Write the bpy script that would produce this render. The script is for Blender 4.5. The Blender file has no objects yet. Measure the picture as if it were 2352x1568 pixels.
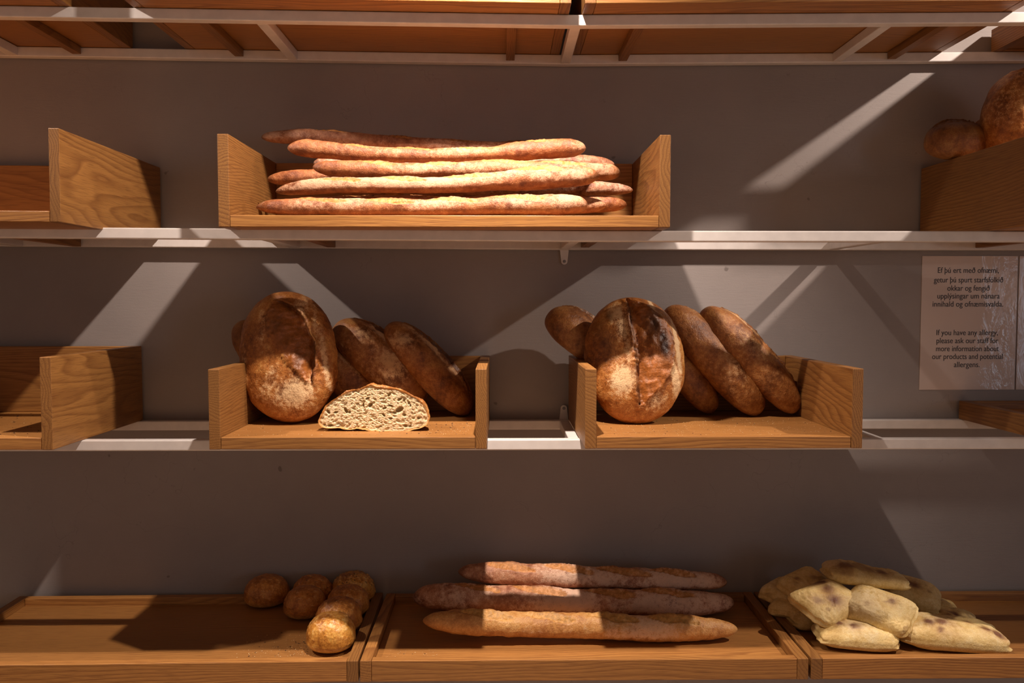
import bpy, bmesh, math, random
import numpy as np
from mathutils import Vector, Matrix

# ------------------------------------------------------------------ camera, world, light, exposure
S = bpy.context.scene
COL = S.collection
F = 1900.0
EYE = Vector((0.0, 0.0, 1.5))
PITCH = math.atan(93 / F)
YAW = math.atan(23 / F)
cam = bpy.data.cameras.new('camera')
cam.sensor_width = 36.0
cam.lens = 36.0 * F / 2352
cam.clip_start = 0.02
camo = bpy.data.objects.new('camera', cam)
COL.objects.link(camo)
camo.location = EYE
camo.rotation_euler = (math.pi / 2 - PITCH, 0, -YAW)
S.camera = camo
RM = camo.rotation_euler.to_matrix()

S.view_settings.view_transform = 'Standard'
S.view_settings.look = 'None'
S.view_settings.gamma = 1
S.view_settings.use_curve_mapping = False
S.view_settings.exposure = 0.0

W = bpy.data.worlds.new('world')
S.world = W
W.use_nodes = True
W.node_tree.nodes['Background'].inputs[0].default_value = (1.0, 0.68, 0.52, 1)
W.node_tree.nodes['Background'].inputs[1].default_value = 0.17

def spot(name, loc, aim, power, color, size, blend, radius):
    l = bpy.data.lights.new(name, 'SPOT')
    l.energy = power; l.color = color; l.spot_size = math.radians(size); l.spot_blend = blend
    l.shadow_soft_size = radius
    o = bpy.data.objects.new(name, l); COL.objects.link(o)
    o.location = loc
    o.rotation_euler = (Vector(aim) - Vector(loc)).to_track_quat('-Z', 'Y').to_euler()
    return o
WARM = (1.0, 0.81, 0.69)
spot('ceiling_spot', (0.0, 1.13, 2.45), (-0.24, 1.56, 1.36), 92, WARM, 108, 0.9, 0.016)
spot('ceiling_spot_core', (0.0, 1.13, 2.45), (-0.04, 1.54, 1.68), 56, WARM, 44, 1.0, 0.016)
spot('ceiling_spot', (-1.43, 1.15, 2.45), (-0.70, 1.70, 0.95), 78, WARM, 108, 1.0, 0.016)
spot('ceiling_spot', (1.54, 1.175, 2.45), (0.74, 1.68, 0.90), 92, WARM, 106, 1.0, 0.016)
spot('added_bounce_spot', (0.0, -0.55, 3.0), (0.0, -0.5, 0.0), 420, (1.0, 0.76, 0.57), 58, 0.3, 0.08)  # added fill: lights the floor so its bounce brightens rails and undersides
# daylight from the shop window far behind the camera
a = bpy.data.lights.new('window_daylight', 'AREA')
a.shape = 'RECTANGLE'; a.size = 0.9; a.size_y = 1.6; a.energy = 16; a.color = (0.66, 0.80, 1.0)
ao = bpy.data.objects.new('window_daylight', a); COL.objects.link(ao)
ao.location = (5.0, -3.4, 1.6)
ao.rotation_euler = (Vector((0, 1.8, 1.2)) - ao.location).to_track_quat('-Z', 'Y').to_euler()

# ------------------------------------------------------------------ helpers
def ray(px, py):
    return RM @ Vector(((px - 1176) / F, -(py - 784) / F, -1.0))
def P(px, py, Y):
    "point at depth Y that the photograph shows at px, py"
    d = ray(px, py)
    return EYE + d * (Y / d.y)
def PZ(px, py, z):
    d = ray(px, py)
    return EYE + d * ((z - EYE.z) / d.z)

def tag(o, label=None, cat=None, group=None, kind=None):
    if label: o['label'] = label
    if cat: o['category'] = cat
    if group: o['group'] = group
    if kind: o['kind'] = kind
    return o
def empty(name, loc, label=None, cat=None, group=None, rot=(0, 0, 0)):
    o = bpy.data.objects.new(name, None); COL.objects.link(o)
    o.location = loc; o.rotation_euler = rot
    o.empty_display_size = 0.05
    return tag(o, label, cat, group)
def link(name, me, mat, parent=None, smooth=True):
    if smooth:
        me.polygons.foreach_set('use_smooth', [True] * len(me.polygons))
    me.materials.append(mat)
    o = bpy.data.objects.new(name, me); COL.objects.link(o)
    if parent: o.parent = parent
    return o
def boards(name, boxes, mat, parent=None, bev=0.0012, seg=2):
    "boxes: (x0,x1,y0,y1,z0,z1) list -> one mesh with eased edges"
    bm = bmesh.new()
    for (x0, x1, y0, y1, z0, z1) in boxes:
        vs = [bm.verts.new(c) for c in ((x0,y0,z0),(x1,y0,z0),(x1,y1,z0),(x0,y1,z0),(x0,y0,z1),(x1,y0,z1),(x1,y1,z1),(x0,y1,z1))]
        for f in ((0,3,2,1),(4,5,6,7),(0,1,5,4),(1,2,6,5),(2,3,7,6),(3,0,4,7)):
            bm.faces.new([vs[i] for i in f])
    if bev:
        bmesh.ops.bevel(bm, geom=bm.edges[:], offset=bev, segments=seg, affect='EDGES', profile=0.5)
    me = bpy.data.meshes.new(name); bm.to_mesh(me); bm.free()
    return link(name, me, mat, parent, smooth=False)

class RNG:
    "smooth numpy noise made of random plane waves"
    def __init__(s, seed): s.r = np.random.RandomState(seed)
    def waves(s, p, freq, n=14):
        k = s.r.normal(size=(n, 3)); k /= np.linalg.norm(k, axis=1)[:, None]
        k *= freq * s.r.uniform(0.6, 1.5, size=(n, 1)); ph = s.r.uniform(0, 6.28, n)
        return np.sin(p @ k.T + ph).sum(1) / math.sqrt(n * 0.5)
    def fbm(s, p, freq, octv=4, gain=0.5, n=12):
        o = 0; a = 1.0
        for i in range(octv):
            o = o + a * s.waves(p, freq, n); a *= gain; freq *= 2.1
        return o

def grid_mesh(name, V, nu, nv, close_v=True, mask=None, caps=True):
    "V (nu*nv,3) rings u, around v"
    faces = []
    idx = np.arange(nu * nv).reshape(nu, nv)
    a_ = idx[:-1, :]; b_ = idx[1:, :]
    if close_v:
        a2 = np.roll(a_, -1, 1); b2 = np.roll(b_, -1, 1)
    else:
        a2 = a_[:, 1:]; b2 = b_[:, 1:]; a_ = a_[:, :-1]; b_ = b_[:, :-1]
    q = np.stack([a_, b_, b2, a2], -1).reshape(-1, 4)
    faces = q.tolist()
    if caps:
        faces.append(idx[0, :].tolist()); faces.append(idx[-1, ::-1].tolist())
    me = bpy.data.meshes.new(name)
    me.from_pydata(V.tolist(), [], faces)
    me.update()
    if mask is not None:
        at = me.color_attributes.new('mask', 'FLOAT_COLOR', 'POINT')
        c = np.ones((nu * nv, 4), dtype=np.float32); c[:, :3] = np.clip(mask, 0, 1)
        at.data.foreach_set('color', c.ravel())
    return me
def sstep(a_, b_, x):
    t = np.clip((x - a_) / (b_ - a_), 0, 1); return t * t * (3 - 2 * t)

# ------------------------------------------------------------------ materials
def newmat(name):
    m = bpy.data.materials.new(name); m.use_nodes = True
    nt = m.node_tree; b = nt.nodes['Principled BSDF']
    return m, nt, b
def N(nt, t, **kw):
    n = nt.nodes.new(t)
    for k, v in kw.items():
        if k in ('operation', 'blend_type', 'data_type', 'noise_dimensions', 'feature', 'attribute_name', 'wave_type', 'bands_direction', 'use_clamp', 'interpolation_type', 'distance'):
            setattr(n, k, v)
        else:
            n.inputs[k].default_value = v
    return n
def L(nt, a_, b_): nt.links.new(a_, b_)
def ramp(nt, fac, stops):
    r = nt.nodes.new('ShaderNodeValToRGB'); e = r.color_ramp.elements
    while len(e) < len(stops): e.new(0.5)
    for i, (p, c) in enumerate(stops):
        e[i].position = p; e[i].color = (c[0], c[1], c[2], 1) if isinstance(c, tuple) else (c, c, c, 1)
    L(nt, fac, r.inputs[0]); return r.outputs[0]
def mixc(nt, fac, a_, b_, mode='MIX'):
    m = nt.nodes.new('ShaderNodeMix'); m.data_type = 'RGBA'; m.blend_type = mode
    for s, v in ((m.inputs[0], fac), (m.inputs[6], a_), (m.inputs[7], b_)):
        if isinstance(v, (tuple, list)): s.default_value = (v[0], v[1], v[2], 1)
        elif isinstance(v, (int, float)): s.default_value = v
        else: L(nt, v, s)
    return m.outputs[2]
def math_(nt, op, a_, b_=None, c_=None):
    m = nt.nodes.new('ShaderNodeMath'); m.operation = op
    for i, v in enumerate((a_, b_, c_)):
        if v is None: continue
        if isinstance(v, (int, float)): m.inputs[i].default_value = v
        else: L(nt, v, m.inputs[i])
    return m.outputs[0]
def bump(nt, b, h, strength, dist=0.001, prev=None):
    n = nt.nodes.new('ShaderNodeBump'); n.inputs['Strength'].default_value = strength
    n.inputs['Distance'].default_value = dist
    L(nt, h, n.inputs['Height'])
    if prev: L(nt, prev, n.inputs['Normal'])
    L(nt, n.outputs[0], b.inputs['Normal']); return n.outputs[0]

def oak(name, axis, tone=1.0, hue=0.0):
    "solid oak: growth rings around a far axis along the grain, pores and rays"
    m, nt, b = newmat(name)
    tc = N(nt, 'ShaderNodeTexCoord'); oi = N(nt, 'ShaderNodeObjectInfo')
    off = N(nt, 'ShaderNodeVectorMath', operation='SCALE'); off.inputs['Scale'].default_value = 7.3
    comb = N(nt, 'ShaderNodeCombineXYZ')
    L(nt, oi.outputs['Random'], comb.inputs[0])
    L(nt, math_(nt, 'FRACT', math_(nt, 'MULTIPLY', oi.outputs['Random'], 17.3)), comb.inputs[1])
    L(nt, math_(nt, 'FRACT', math_(nt, 'MULTIPLY', oi.outputs['Random'], 53.1)), comb.inputs[2])
    L(nt, comb.outputs[0], off.inputs[0])
    # stretched coordinate along the grain
    sc = [1, 1, 1]; sc[axis] = 0.16
    st = N(nt, 'ShaderNodeVectorMath', operation='MULTIPLY'); st.inputs[1].default_value = sc
    L(nt, tc.outputs['Object'], st.inputs[0])
    ad = N(nt, 'ShaderNodeVectorMath', operation='ADD'); L(nt, st.outputs[0], ad.inputs[0]); L(nt, off.outputs[0], ad.inputs[1])
    warp = N(nt, 'ShaderNodeTexNoise', Scale=7.0, Detail=2.5, Roughness=0.45); L(nt, ad.outputs[0], warp.inputs['Vector'])
    sep = N(nt, 'ShaderNodeSeparateXYZ'); L(nt, tc.outputs['Object'], sep.inputs[0])
    o_ = [i for i in range(3) if i != axis]
    rs = math_(nt, 'SUBTRACT', math_(nt, 'MULTIPLY', oi.outputs['Random'], 0.16), 0.08)
    u = math_(nt, 'ADD', sep.outputs[o_[0]], rs)
    v = math_(nt, 'ADD', sep.outputs[o_[1]], 0.055)
    r = math_(nt, 'SQRT', math_(nt, 'ADD', math_(nt, 'MULTIPLY', u, u), math_(nt, 'MULTIPLY', v, v)))
    r = math_(nt, 'ADD', r, math_(nt, 'MULTIPLY', warp.outputs[0], 0.13))
    ph = math_(nt, 'FRACT', math_(nt, 'MULTIPLY', r, 190.0))
    ring = ramp(nt, ph, [(0.0, 0.15), (0.16, 0.45), (0.45, 0.85), (0.85, 1.0), (1.0, 0.15)])
    sc2 = [1, 1, 1]; sc2[axis] = 0.035
    st2 = N(nt, 'ShaderNodeVectorMath', operation='MULTIPLY'); st2.inputs[1].default_value = sc2
    L(nt, tc.outputs['Object'], st2.inputs[0])
    ad2 = N(nt, 'ShaderNodeVectorMath', operation='ADD'); L(nt, st2.outputs[0], ad2.inputs[0]); L(nt, off.outputs[0], ad2.inputs[1])
    pore = N(nt, 'ShaderNodeTexNoise', Scale=650.0, Detail=2.0, Roughness=0.6); L(nt, ad2.outputs[0], pore.inputs['Vector'])
    pr = ramp(nt, pore.outputs[0], [(0.33, 0.0), (0.5, 1.0)])
    big = N(nt, 'ShaderNodeTexNoise', Scale=5.0, Detail=2.0); L(nt, ad.outputs[0], big.inputs['Vector'])
    t = tone
    light = (0.44 * t, (0.205 + hue) * t, 0.054 * t); mid = (0.34 * t, (0.145 + hue) * t, 0.036 * t); dark = (0.17 * t, (0.062 + hue * .6) * t, 0.018 * t)
    c = mixc(nt, ring, mid, light)
    c = mixc(nt, math_(nt, 'MULTIPLY', math_(nt, 'MULTIPLY', math_(nt, 'SUBTRACT', 1.0, ring), ramp(nt, big.outputs[0], [(0.35, 0.2), (0.65, 1.0)])), 0.62), c, dark)
    c = mixc(nt, math_(nt, 'MULTIPLY', math_(nt, 'SUBTRACT', 1.0, pr), 0.5), c, dark)
    bt = ramp(nt, big.outputs[0], [(0.3, 0.78), (0.7, 1.12)])
    c = mixc(nt, 1.0, c, bt, 'MULTIPLY')
    # each board has its own tone
    bt2 = ramp(nt, math_(nt, 'FRACT', math_(nt, 'MULTIPLY', oi.outputs['Random'], 31.7)), [(0.0, 0.82), (1.0, 1.1)])
    c = mixc(nt, 1.0, c, bt2, 'MULTIPLY')
    L(nt, c, b.inputs['Base Color'])
    b.inputs['Roughness'].default_value = 0.46
    h = math_(nt, 'ADD', math_(nt, 'MULTIPLY', pr, 0.6), math_(nt, 'MULTIPLY', ring, 0.4))
    bump(nt, b, h, 0.35, 0.0004)
    return m
OAKX = oak('oak_grain_lengthwise', 0)
OAKY = oak('oak_grain_depthwise', 1, 0.78)

def plaster():
    m, nt, b = newmat('troweled_plaster')
    tc = N(nt, 'ShaderNodeTexCoord')
    n1 = N(nt, 'ShaderNodeTexNoise', Scale=2.3, Detail=6.0, Roughness=0.62); L(nt, tc.outputs['Object'], n1.inputs['Vector'])
    mp = N(nt, 'ShaderNodeMapping'); mp.inputs['Scale'].default_value = (30, 1, 260); mp.inputs['Rotation'].default_value = (0, 0.09, 0)
    L(nt, tc.outputs['Object'], mp.inputs[0])
    n2 = N(nt, 'ShaderNodeTexNoise', Scale=1.0, Detail=4.0, Roughness=0.7, Distortion=0.8); L(nt, mp.outputs[0], n2.inputs['Vector'])
    n3 = N(nt, 'ShaderNodeTexNoise', Scale=420.0, Detail=2.0); L(nt, tc.outputs['Object'], n3.inputs['Vector'])
    n4 = N(nt, 'ShaderNodeTexNoise', Scale=34.0, Detail=2.0, Roughness=0.4); L(nt, tc.outputs['Object'], n4.inputs['Vector'])
    c = ramp(nt, n1.outputs[0], [(0.3, (0.300, 0.268, 0.255)), (0.7, (0.365, 0.328, 0.312))])
    sp = ramp(nt, n4.outputs[0], [(0.20, 1.0), (0.235, 0.0)])
    c = mixc(nt, math_(nt, 'MULTIPLY', sp, 0.55), c, (0.10, 0.08, 0.07))
    # hairline cracks
    vo = N(nt, 'ShaderNodeTexVoronoi', feature='DISTANCE_TO_EDGE', Scale=3.1)
    wn = N(nt, 'ShaderNodeTexNoise', Scale=6.0, Detail=5.0); L(nt, tc.outputs['Object'], wn.inputs['Vector'])
    vm = N(nt, 'ShaderNodeVectorMath', operation='MULTIPLY_ADD'); vm.inputs[1].default_value = (0.5, 0.5, 0.5)
    L(nt, wn.outputs[1], vm.inputs[0]); L(nt, tc.outputs['Object'], vm.inputs[2]); L(nt, vm.outputs[0], vo.inputs['Vector'])
    cr = ramp(nt, vo.outputs['Distance'], [(0.0, 1.0), (0.0035, 0.0)])
    gate = ramp(nt, n1.outputs[0], [(0.50, 0.0), (0.60, 1.0)])
    c = mixc(nt, math_(nt, 'MULTIPLY', math_(nt, 'MULTIPLY', cr, gate), 0.30), c, (0.12, 0.10, 0.09))
    L(nt, c, b.inputs['Base Color']); b.inputs['Roughness'].default_value = 0.5
    b.inputs['Specular IOR Level'].default_value = 0.3
    h = math_(nt, 'ADD', math_(nt, 'MULTIPLY', n2.outputs[0], 0.7), math_(nt, 'MULTIPLY', n3.outputs[0], 0.35))
    bump(nt, b, h, 0.30, 0.0012)
    return m
PLASTER = plaster()

def simple(name, col, rough=0.5, metal=0.0, nz=None):
    m, nt, b = newmat(name)
    b.inputs['Roughness'].default_value = rough; b.inputs['Metallic'].default_value = metal
    tc = N(nt, 'ShaderNodeTexCoord')
    n = N(nt, 'ShaderNodeTexNoise', Scale=nz or 40.0, Detail=3.0); L(nt, tc.outputs['Object'], n.inputs['Vector'])
    c = ramp(nt, n.outputs[0], [(0.3, tuple(x * 0.93 for x in col)), (0.7, tuple(min(1, x * 1.04) for x in col))])
    L(nt, c, b.inputs['Base Color']); return m
STEEL = simple('white_painted_steel', (0.80, 0.77, 0.745), 0.30)
SCREW = simple('grey_screw_metal', (0.30, 0.29, 0.29), 0.4, 0.8)
FLOORM = simple('pale_wood_floor', (0.50, 0.36, 0.25), 0.5, nz=4)
CEILM = simple('painted_ceiling', (0.30, 0.27, 0.25), 0.8, nz=4)
INK = simple('black_print', (0.025, 0.022, 0.022), 0.5)

def crust(name, deep, mid, light, flour, open_c, char=(0.035, 0.012, 0.006), scale=26, fspeck=900, fl=1.0, rough=0.5, bumps=0.5, fine=520, base_fl=0.0):
    m, nt, b = newmat(name)
    tc = N(nt, 'ShaderNodeTexCoord')
    at = N(nt, 'ShaderNodeVertexColor'); at.layer_name = 'mask'
    sp = N(nt, 'ShaderNodeSeparateColor'); L(nt, at.outputs[0], sp.inputs[0])
    n1 = N(nt, 'ShaderNodeTexNoise', Scale=float(scale), Detail=5.0, Roughness=0.6, Distortion=0.4); L(nt, tc.outputs['Object'], n1.inputs['Vector'])
    n2 = N(nt, 'ShaderNodeTexNoise', Scale=float(fine), Detail=3.0, Roughness=0.65); L(nt, tc.outputs['Object'], n2.inputs['Vector'])
    n3 = N(nt, 'ShaderNodeTexNoise', Scale=float(fspeck), Detail=2.0, Roughness=0.7); L(nt, tc.outputs['Object'], n3.inputs['Vector'])
    n4 = N(nt, 'ShaderNodeTexNoise', Scale=120.0, Detail=3.0, Roughness=0.6); L(nt, tc.outputs['Object'], n4.inputs['Vector'])
    f = math_(nt, 'ADD', math_(nt, 'MULTIPLY', n1.outputs[0], 0.65), math_(nt, 'MULTIPLY', n4.outputs[0], 0.35))
    c = ramp(nt, f, [(0.36, deep), (0.50, mid), (0.64, light)])
    c = mixc(nt, ramp(nt, n2.outputs[0], [(0.42, 0.38), (0.56, 0.0)]), c, deep)
    # opened scores
    oc = ramp(nt, n4.outputs[0], [(0.40, tuple(x * 0.68 for x in open_c)), (0.62, open_c)])
    c = mixc(nt, sp.outputs[0], c, oc)
    # char
    cf = math_(nt, 'MULTIPLY', sp.outputs[2], ramp(nt, n4.outputs[0], [(0.3, 0.75), (0.6, 1.0)]))
    c = mixc(nt, cf, c, char)
    # flour dust
    ff = math_(nt, 'ADD', sp.outputs[1], base_fl)
    ff = math_(nt, 'ADD', ff, math_(nt, 'MULTIPLY', math_(nt, 'SUBTRACT', n3.outputs[0], 0.5), 2.2))
    ff = math_(nt, 'ADD', ff, math_(nt, 'MULTIPLY', math_(nt, 'SUBTRACT', n4.outputs[0], 0.5), 1.6))
    ff = ramp(nt, ff, [(0.40, 0.0), (0.85, 0.9 * fl)])
    ff = math_(nt, 'MULTIPLY', ff, ramp(nt, sp.outputs[1], [(0.0, 0.25), (0.15, 1.0)]) if base_fl == 0 else 1.0)
    ff = math_(nt, 'MULTIPLY', ff, math_(nt, 'SUBTRACT', 1.0, math_(nt, 'MULTIPLY', sp.outputs[2], 0.85)))
    c = mixc(nt, ff, c, flour)
    L(nt, c, b.inputs['Base Color'])
    rr = math_(nt, 'ADD', math_(nt, 'MULTIPLY', ff, 0.35), rough)
    L(nt, rr, b.inputs['Roughness'])
    b.inputs['Subsurface Weight'].default_value = 0.04
    b.inputs['Subsurface Radius'].default_value = (0.004, 0.002, 0.001)
    vo = N(nt, 'ShaderNodeTexVoronoi', Scale=260.0); L(nt, tc.outputs['Object'], vo.inputs['Vector'])
    h = math_(nt, 'ADD', n2.outputs[0], math_(nt, 'MULTIPLY', n4.outputs[0], 1.2))
    h = math_(nt, 'SUBTRACT', h, math_(nt, 'MULTIPLY', vo.outputs['Distance'], 0.5))
    bump(nt, b, h, bumps, 0.0016)
    return m
BAG = crust('baguette_crust', (0.19, 0.055, 0.018), (0.37, 0.130, 0.044), (0.52, 0.225, 0.082), (0.66, 0.42, 0.26), (0.66, 0.29, 0.075), fl=0.8, base_fl=0.02, rough=0.5, scale=30)
BAGD = crust('dusty_baguette_crust', (0.20, 0.066, 0.032), (0.46, 0.20, 0.10), (0.64, 0.35, 0.19), (0.80, 0.57, 0.42), (0.62, 0.27, 0.07), fl=0.85, base_fl=0.18, rough=0.5, scale=24)
BAGG = crust('golden_baguette_crust', (0.40, 0.16, 0.045), (0.70, 0.36, 0.11), (0.82, 0.50, 0.19), (0.88, 0.64, 0.44), (0.78, 0.42, 0.12), fl=0.8, base_fl=-0.05, rough=0.42, scale=18)
BAT = crust('dark_loaf_crust', (0.14, 0.040, 0.010), (0.46, 0.170, 0.036), (0.72, 0.37, 0.105), (0.86, 0.62, 0.34), (0.42, 0.140, 0.028), rough=0.36, scale=15, fl=0.95)
BATB = crust('brown_loaf_crust', (0.14, 0.046, 0.013), (0.37, 0.145, 0.038), (0.57, 0.29, 0.085), (0.74, 0.51, 0.27), (0.27, 0.090, 0.024), rough=0.42, scale=17, fl=0.8)
BUN = crust('bun_crust', (0.30, 0.100, 0.016), (0.66, 0.30, 0.050), (0.86, 0.52, 0.13), (0.85, 0.60, 0.30), (0.80, 0.52, 0.15), rough=0.32, scale=30, fl=0.5, fine=300, fspeck=420, bumps=0.35)
BUND = crust('seeded_bun_crust', (0.26, 0.080, 0.014), (0.56, 0.215, 0.040), (0.76, 0.37, 0.085), (0.84, 0.54, 0.26), (0.74, 0.48, 0.17), rough=0.34, scale=30, fl=0.5, fine=300, fspeck=420, bumps=0.6)
CIA = crust('ciabatta_crust', (0.60, 0.40, 0.13), (0.82, 0.62, 0.26), (0.90, 0.74, 0.38), (0.88, 0.76, 0.52), (0.50, 0.24, 0.07), char=(0.15, 0.045, 0.018), rough=0.55, scale=22, fl=0.45, bumps=0.35, base_fl=-0.05)

# ------------------------------------------------------------------ the room
wall = boards('wall_back', [(-4, 4, 1.80, 1.95, 0, 3.2)], PLASTER, bev=0); tag(wall, kind='structure')
fl = boards('floor', [(-4, 4, -4, 1.80, -0.1, 0)], FLOORM, bev=0); tag(fl, kind='structure')
ce = boards('ceiling', [(-4, 4, -0.2, 1.80, 3.1, 3.2)], CEILM, bev=0); tag(ce, kind='structure')

# ------------------------------------------------------------------ steel shelf frames
YF0, YF1 = 1.53, 1.55      # front rail
YB0, YB1 = 1.775, 1.795    # back rail
BARS = [-1.60, -1.025, -0.440, 0.135, 0.712, 1.29]
def ztop(py, px=1300): return P(px, py, YF0).z
def bent_rail(name, pts, y0, y1, h, parent):
    "square tube through points (x, ztop)"
    bm = bmesh.new(); prev = None
    for (x, z) in pts:
        ring = [bm.verts.new(c) for c in ((x, y0, z - h), (x, y1, z - h), (x, y1, z), (x, y0, z))]
        if prev:
            for i in range(4):
                bm.faces.new((prev[i], ring[i], ring[(i + 1) % 4], prev[(i + 1) % 4]))
        else: bm.faces.new(ring[::-1])
        prev = ring
    bm.faces.new(prev)
    bmesh.ops.recalc_face_normals(bm, faces=bm.faces[:])
    es = [e for e in bm.edges if abs(e.verts[0].co.x - e.verts[1].co.x) > 0.05]
    bmesh.ops.bevel(bm, geom=es, offset=0.0022, segments=3, affect='EDGES', profile=0.5)
    me = bpy.data.meshes.new(name); bm.to_mesh(me); bm.free()
    return link(name, me, STEEL, parent, smooth=False)
def tab(parent, x, z, down):
    "wall tab with a round end and a screw"
    bm = bmesh.new(); s = -1 if down else 1
    pts = [(-0.0095, 0)] + [(0.0068 * math.cos(t), 0.024 + 0.0068 * math.sin(t)) for t in np.linspace(math.pi * 0.92, math.pi * 0.08, 14)] + [(0.0095, 0)]
    f = [bm.verts.new((x + a_, YB0 + 0.001, z + s * b_)) for a_, b_ in pts]
    g = [bm.verts.new((x + a_, 1.7985, z + s * b_)) for a_, b_ in pts]
    bm.faces.new(f); bm.faces.new(g[::-1])
    for i in range(len(f)):
        j = (i + 1) % len(f); bm.faces.new((f[i], g[i], g[j], f[j]))
    bmesh.ops.recalc_face_normals(bm, faces=bm.faces[:])
    # thin plate: pull the front face back towards the wall
    for v in f: v.co.y = 1.7945
    me = bpy.data.meshes.new('mounting_tab'); bm.to_mesh(me); bm.free()
    t = link('mounting_tab', me, STEEL, parent, smooth=False)
    bm = bmesh.new()
    bmesh.ops.create_cone(bm, cap_ends=True, segments=20, radius1=0.0034, radius2=0.0028, depth=0.0022,
                          matrix=Matrix.Translation((x, 1.7936, z + s * 0.024)) @ Matrix.Rotation(math.pi / 2, 4, 'X'))
    me = bpy.data.meshes.new('screw'); bm.to_mesh(me); bm.free()
    link('screw', me, SCREW, t, smooth=False)
XJ = 0.135
Z1, Z2, Z3 = P(1325, 33.5, YF0).z, P(1325, 529.5, YF0).z, P(1325, 1009, YF0).z
def z1(x):   # uppermost frame tilted up from its middle joint to imitate pincushion lens distortion
    return Z1 + (0.0115 * (XJ - x) / 1.0 if x < XJ else 0.0105 * (x - XJ) / 1.0)
def z2(x):  # left half tilted up likewise, lens bowing built into the rails
    return Z2 + (0.0055 * (XJ - x) / 1.0 if x < XJ else 0.0)
def shelf(zf, label, tabs, down, bars_h=0.02):
    r = empty('steel_shelf_frame', (0, 0, 0), label, 'shelf')
    r.location = (0, YF0, zf(XJ))
    o = r.location
    pts = [(-2.2, zf(-2.2)), (XJ, zf(XJ)), (2.2, zf(2.2))]
    loc = lambda ob: setattr(ob, 'location', (-o.x, -o.y, -o.z))
    loc(bent_rail('front_rail', pts, YF0, YF1, 0.02, r))
    loc(bent_rail('back_rail', pts, YB0, YB1, 0.02, r))
    for x in BARS:
        z = zf(x + 0.01)
        loc(boards('crossbar', [(x - 0.01, x + 0.01, YF1 + 0.0003, YB0 - 0.0003, z - 0.0195, z - 0.0003)], STEEL, r, 0.0018))
    for x in tabs:
        z = zf(x) - (0.0198 if down else 0.0)
        before = set(COL.objects)
        tab(r, x, z, down)
        for ob in set(COL.objects) - before:
            if ob.parent == r: loc(ob)
    return r
shelf(z1, 'uppermost white steel shelf frame carrying wooden trays seen from below', [], True)
shelf(z2, 'white steel shelf frame under the box of stacked baguettes', [XJ], True)
shelf(lambda x: Z3, 'white steel shelf frame under the two boxes of big dark loaves', [XJ], False)

# ------------------------------------------------------------------ oak boxes and trays
def cleats(r, x0, x1, zb, xs, h=0.016):
    for x in xs:
        boards('cleat', [(x - 0.009, x + 0.009, YF1 + 0.006, YB0 - 0.006, zb - h, zb - 0.0002)], OAKY, r, 0.001)
def open_box(name, x0, x1, yf, yb, zb, h, label, side=0.0195, bot=0.021, cl=None, rot=0.0, roll=0.0, backh=None):
    r = empty(name, (x0, yf, zb), label, 'wooden box', rot=(0, roll, rot))
    w = x1 - x0; d = yb - yf; g = 0.0004
    boards('side_panel', [(0, side, 0, d, 0, h)], OAKY, r)
    boards('side_panel', [(w - side, w, 0, d, 0, h)], OAKY, r)
    boards('bottom_board', [(side + g, w - side - g, 0.0006, d, 0.0002, bot)], OAKX, r)
    boards('back_panel', [(side + g, w - side - g, d - 0.019, d - 0.0005, bot + g, (backh or h) - 0.0005)], OAKX, r)
    for x in (cl if cl is not None else (w * 0.2, w * 0.8)):
        boards('cleat', [(x - 0.009, x + 0.009, YF1 + 0.004 - yf, YB0 - 0.004 - yf, -0.016, -0.0002)], OAKY, r, 0.001)
    return r
def tray(name, x0, x1, yf, yb, zb, h, label, rim=0.020, lip=0.016, rot=0.0, roll=0.0, cl=None, cleat=True):
    r = empty(name, (x0, yf, zb), label, 'wooden tray', rot=(0, roll, rot))
    w = x1 - x0; d = yb - yf; g = 0.0004
    boards('side_rail', [(0, rim, 0, d, 0, h)], OAKY, r)
    boards('side_rail', [(w - rim, w, 0, d, 0, h)], OAKY, r)
    boards('front_board', [(rim + g, w - rim - g, 0.0004, 0.018, 0.0002, h - 0.0003)], OAKX, r)
    boards('back_board', [(rim + g, w - rim - g, d - 0.018, d, 0.0002, h - 0.0003)], OAKX, r)
    boards('base_board', [(rim + g, w - rim - g, 0.0184, d - 0.0184, 0.003, h - lip)], OAKX, r, 0.0004, 1)
    if cleat:
        for x in (cl if cl is not None else (w * 0.2, w * 0.8)):
            boards('cleat', [(x - 0.009, x + 0.009, YF1 + 0.004 - yf, YB0 - 0.004 - yf, -0.016, 0.0025)], OAKY, r, 0.001)
    return r
E = 0.0004
# top shelf trays
def xat(px, Y, py=691): return P(px, py, Y).x
T1 = [(-1.56, -0.779, 'oak box on uppermost shelf, left of the wide gap', (0.13, 0.72 - 0.05)),
      (-0.666, 0.122, 'oak box on uppermost shelf between wide left gap and middle joint', (0.115, 0.684)),
      (0.146, 0.937, 'oak box on uppermost shelf, right of the middle joint', (0.109, 0.680))]
for (xa, xb, lab, cl) in T1:
    left = xa < XJ - 0.02
    roll = (math.atan(0.0115) if left else -math.atan(0.0105))  # boxes rolled to follow the frame's imitated lens bowing
    open_box('wooden_box', xa, xb, 1.475, 1.785, z1(xa) + E, 0.155, lab, roll=roll, cl=cl, bot=0.027)
tray('wooden_tray', 1.046, 1.82, 1.475, 1.785, z1(1.046) + E, 0.048, 'low oak tray at far right end of uppermost shelf, mostly out of frame', roll=-math.atan(0.0105), cl=(0.1, 0.65))
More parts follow.
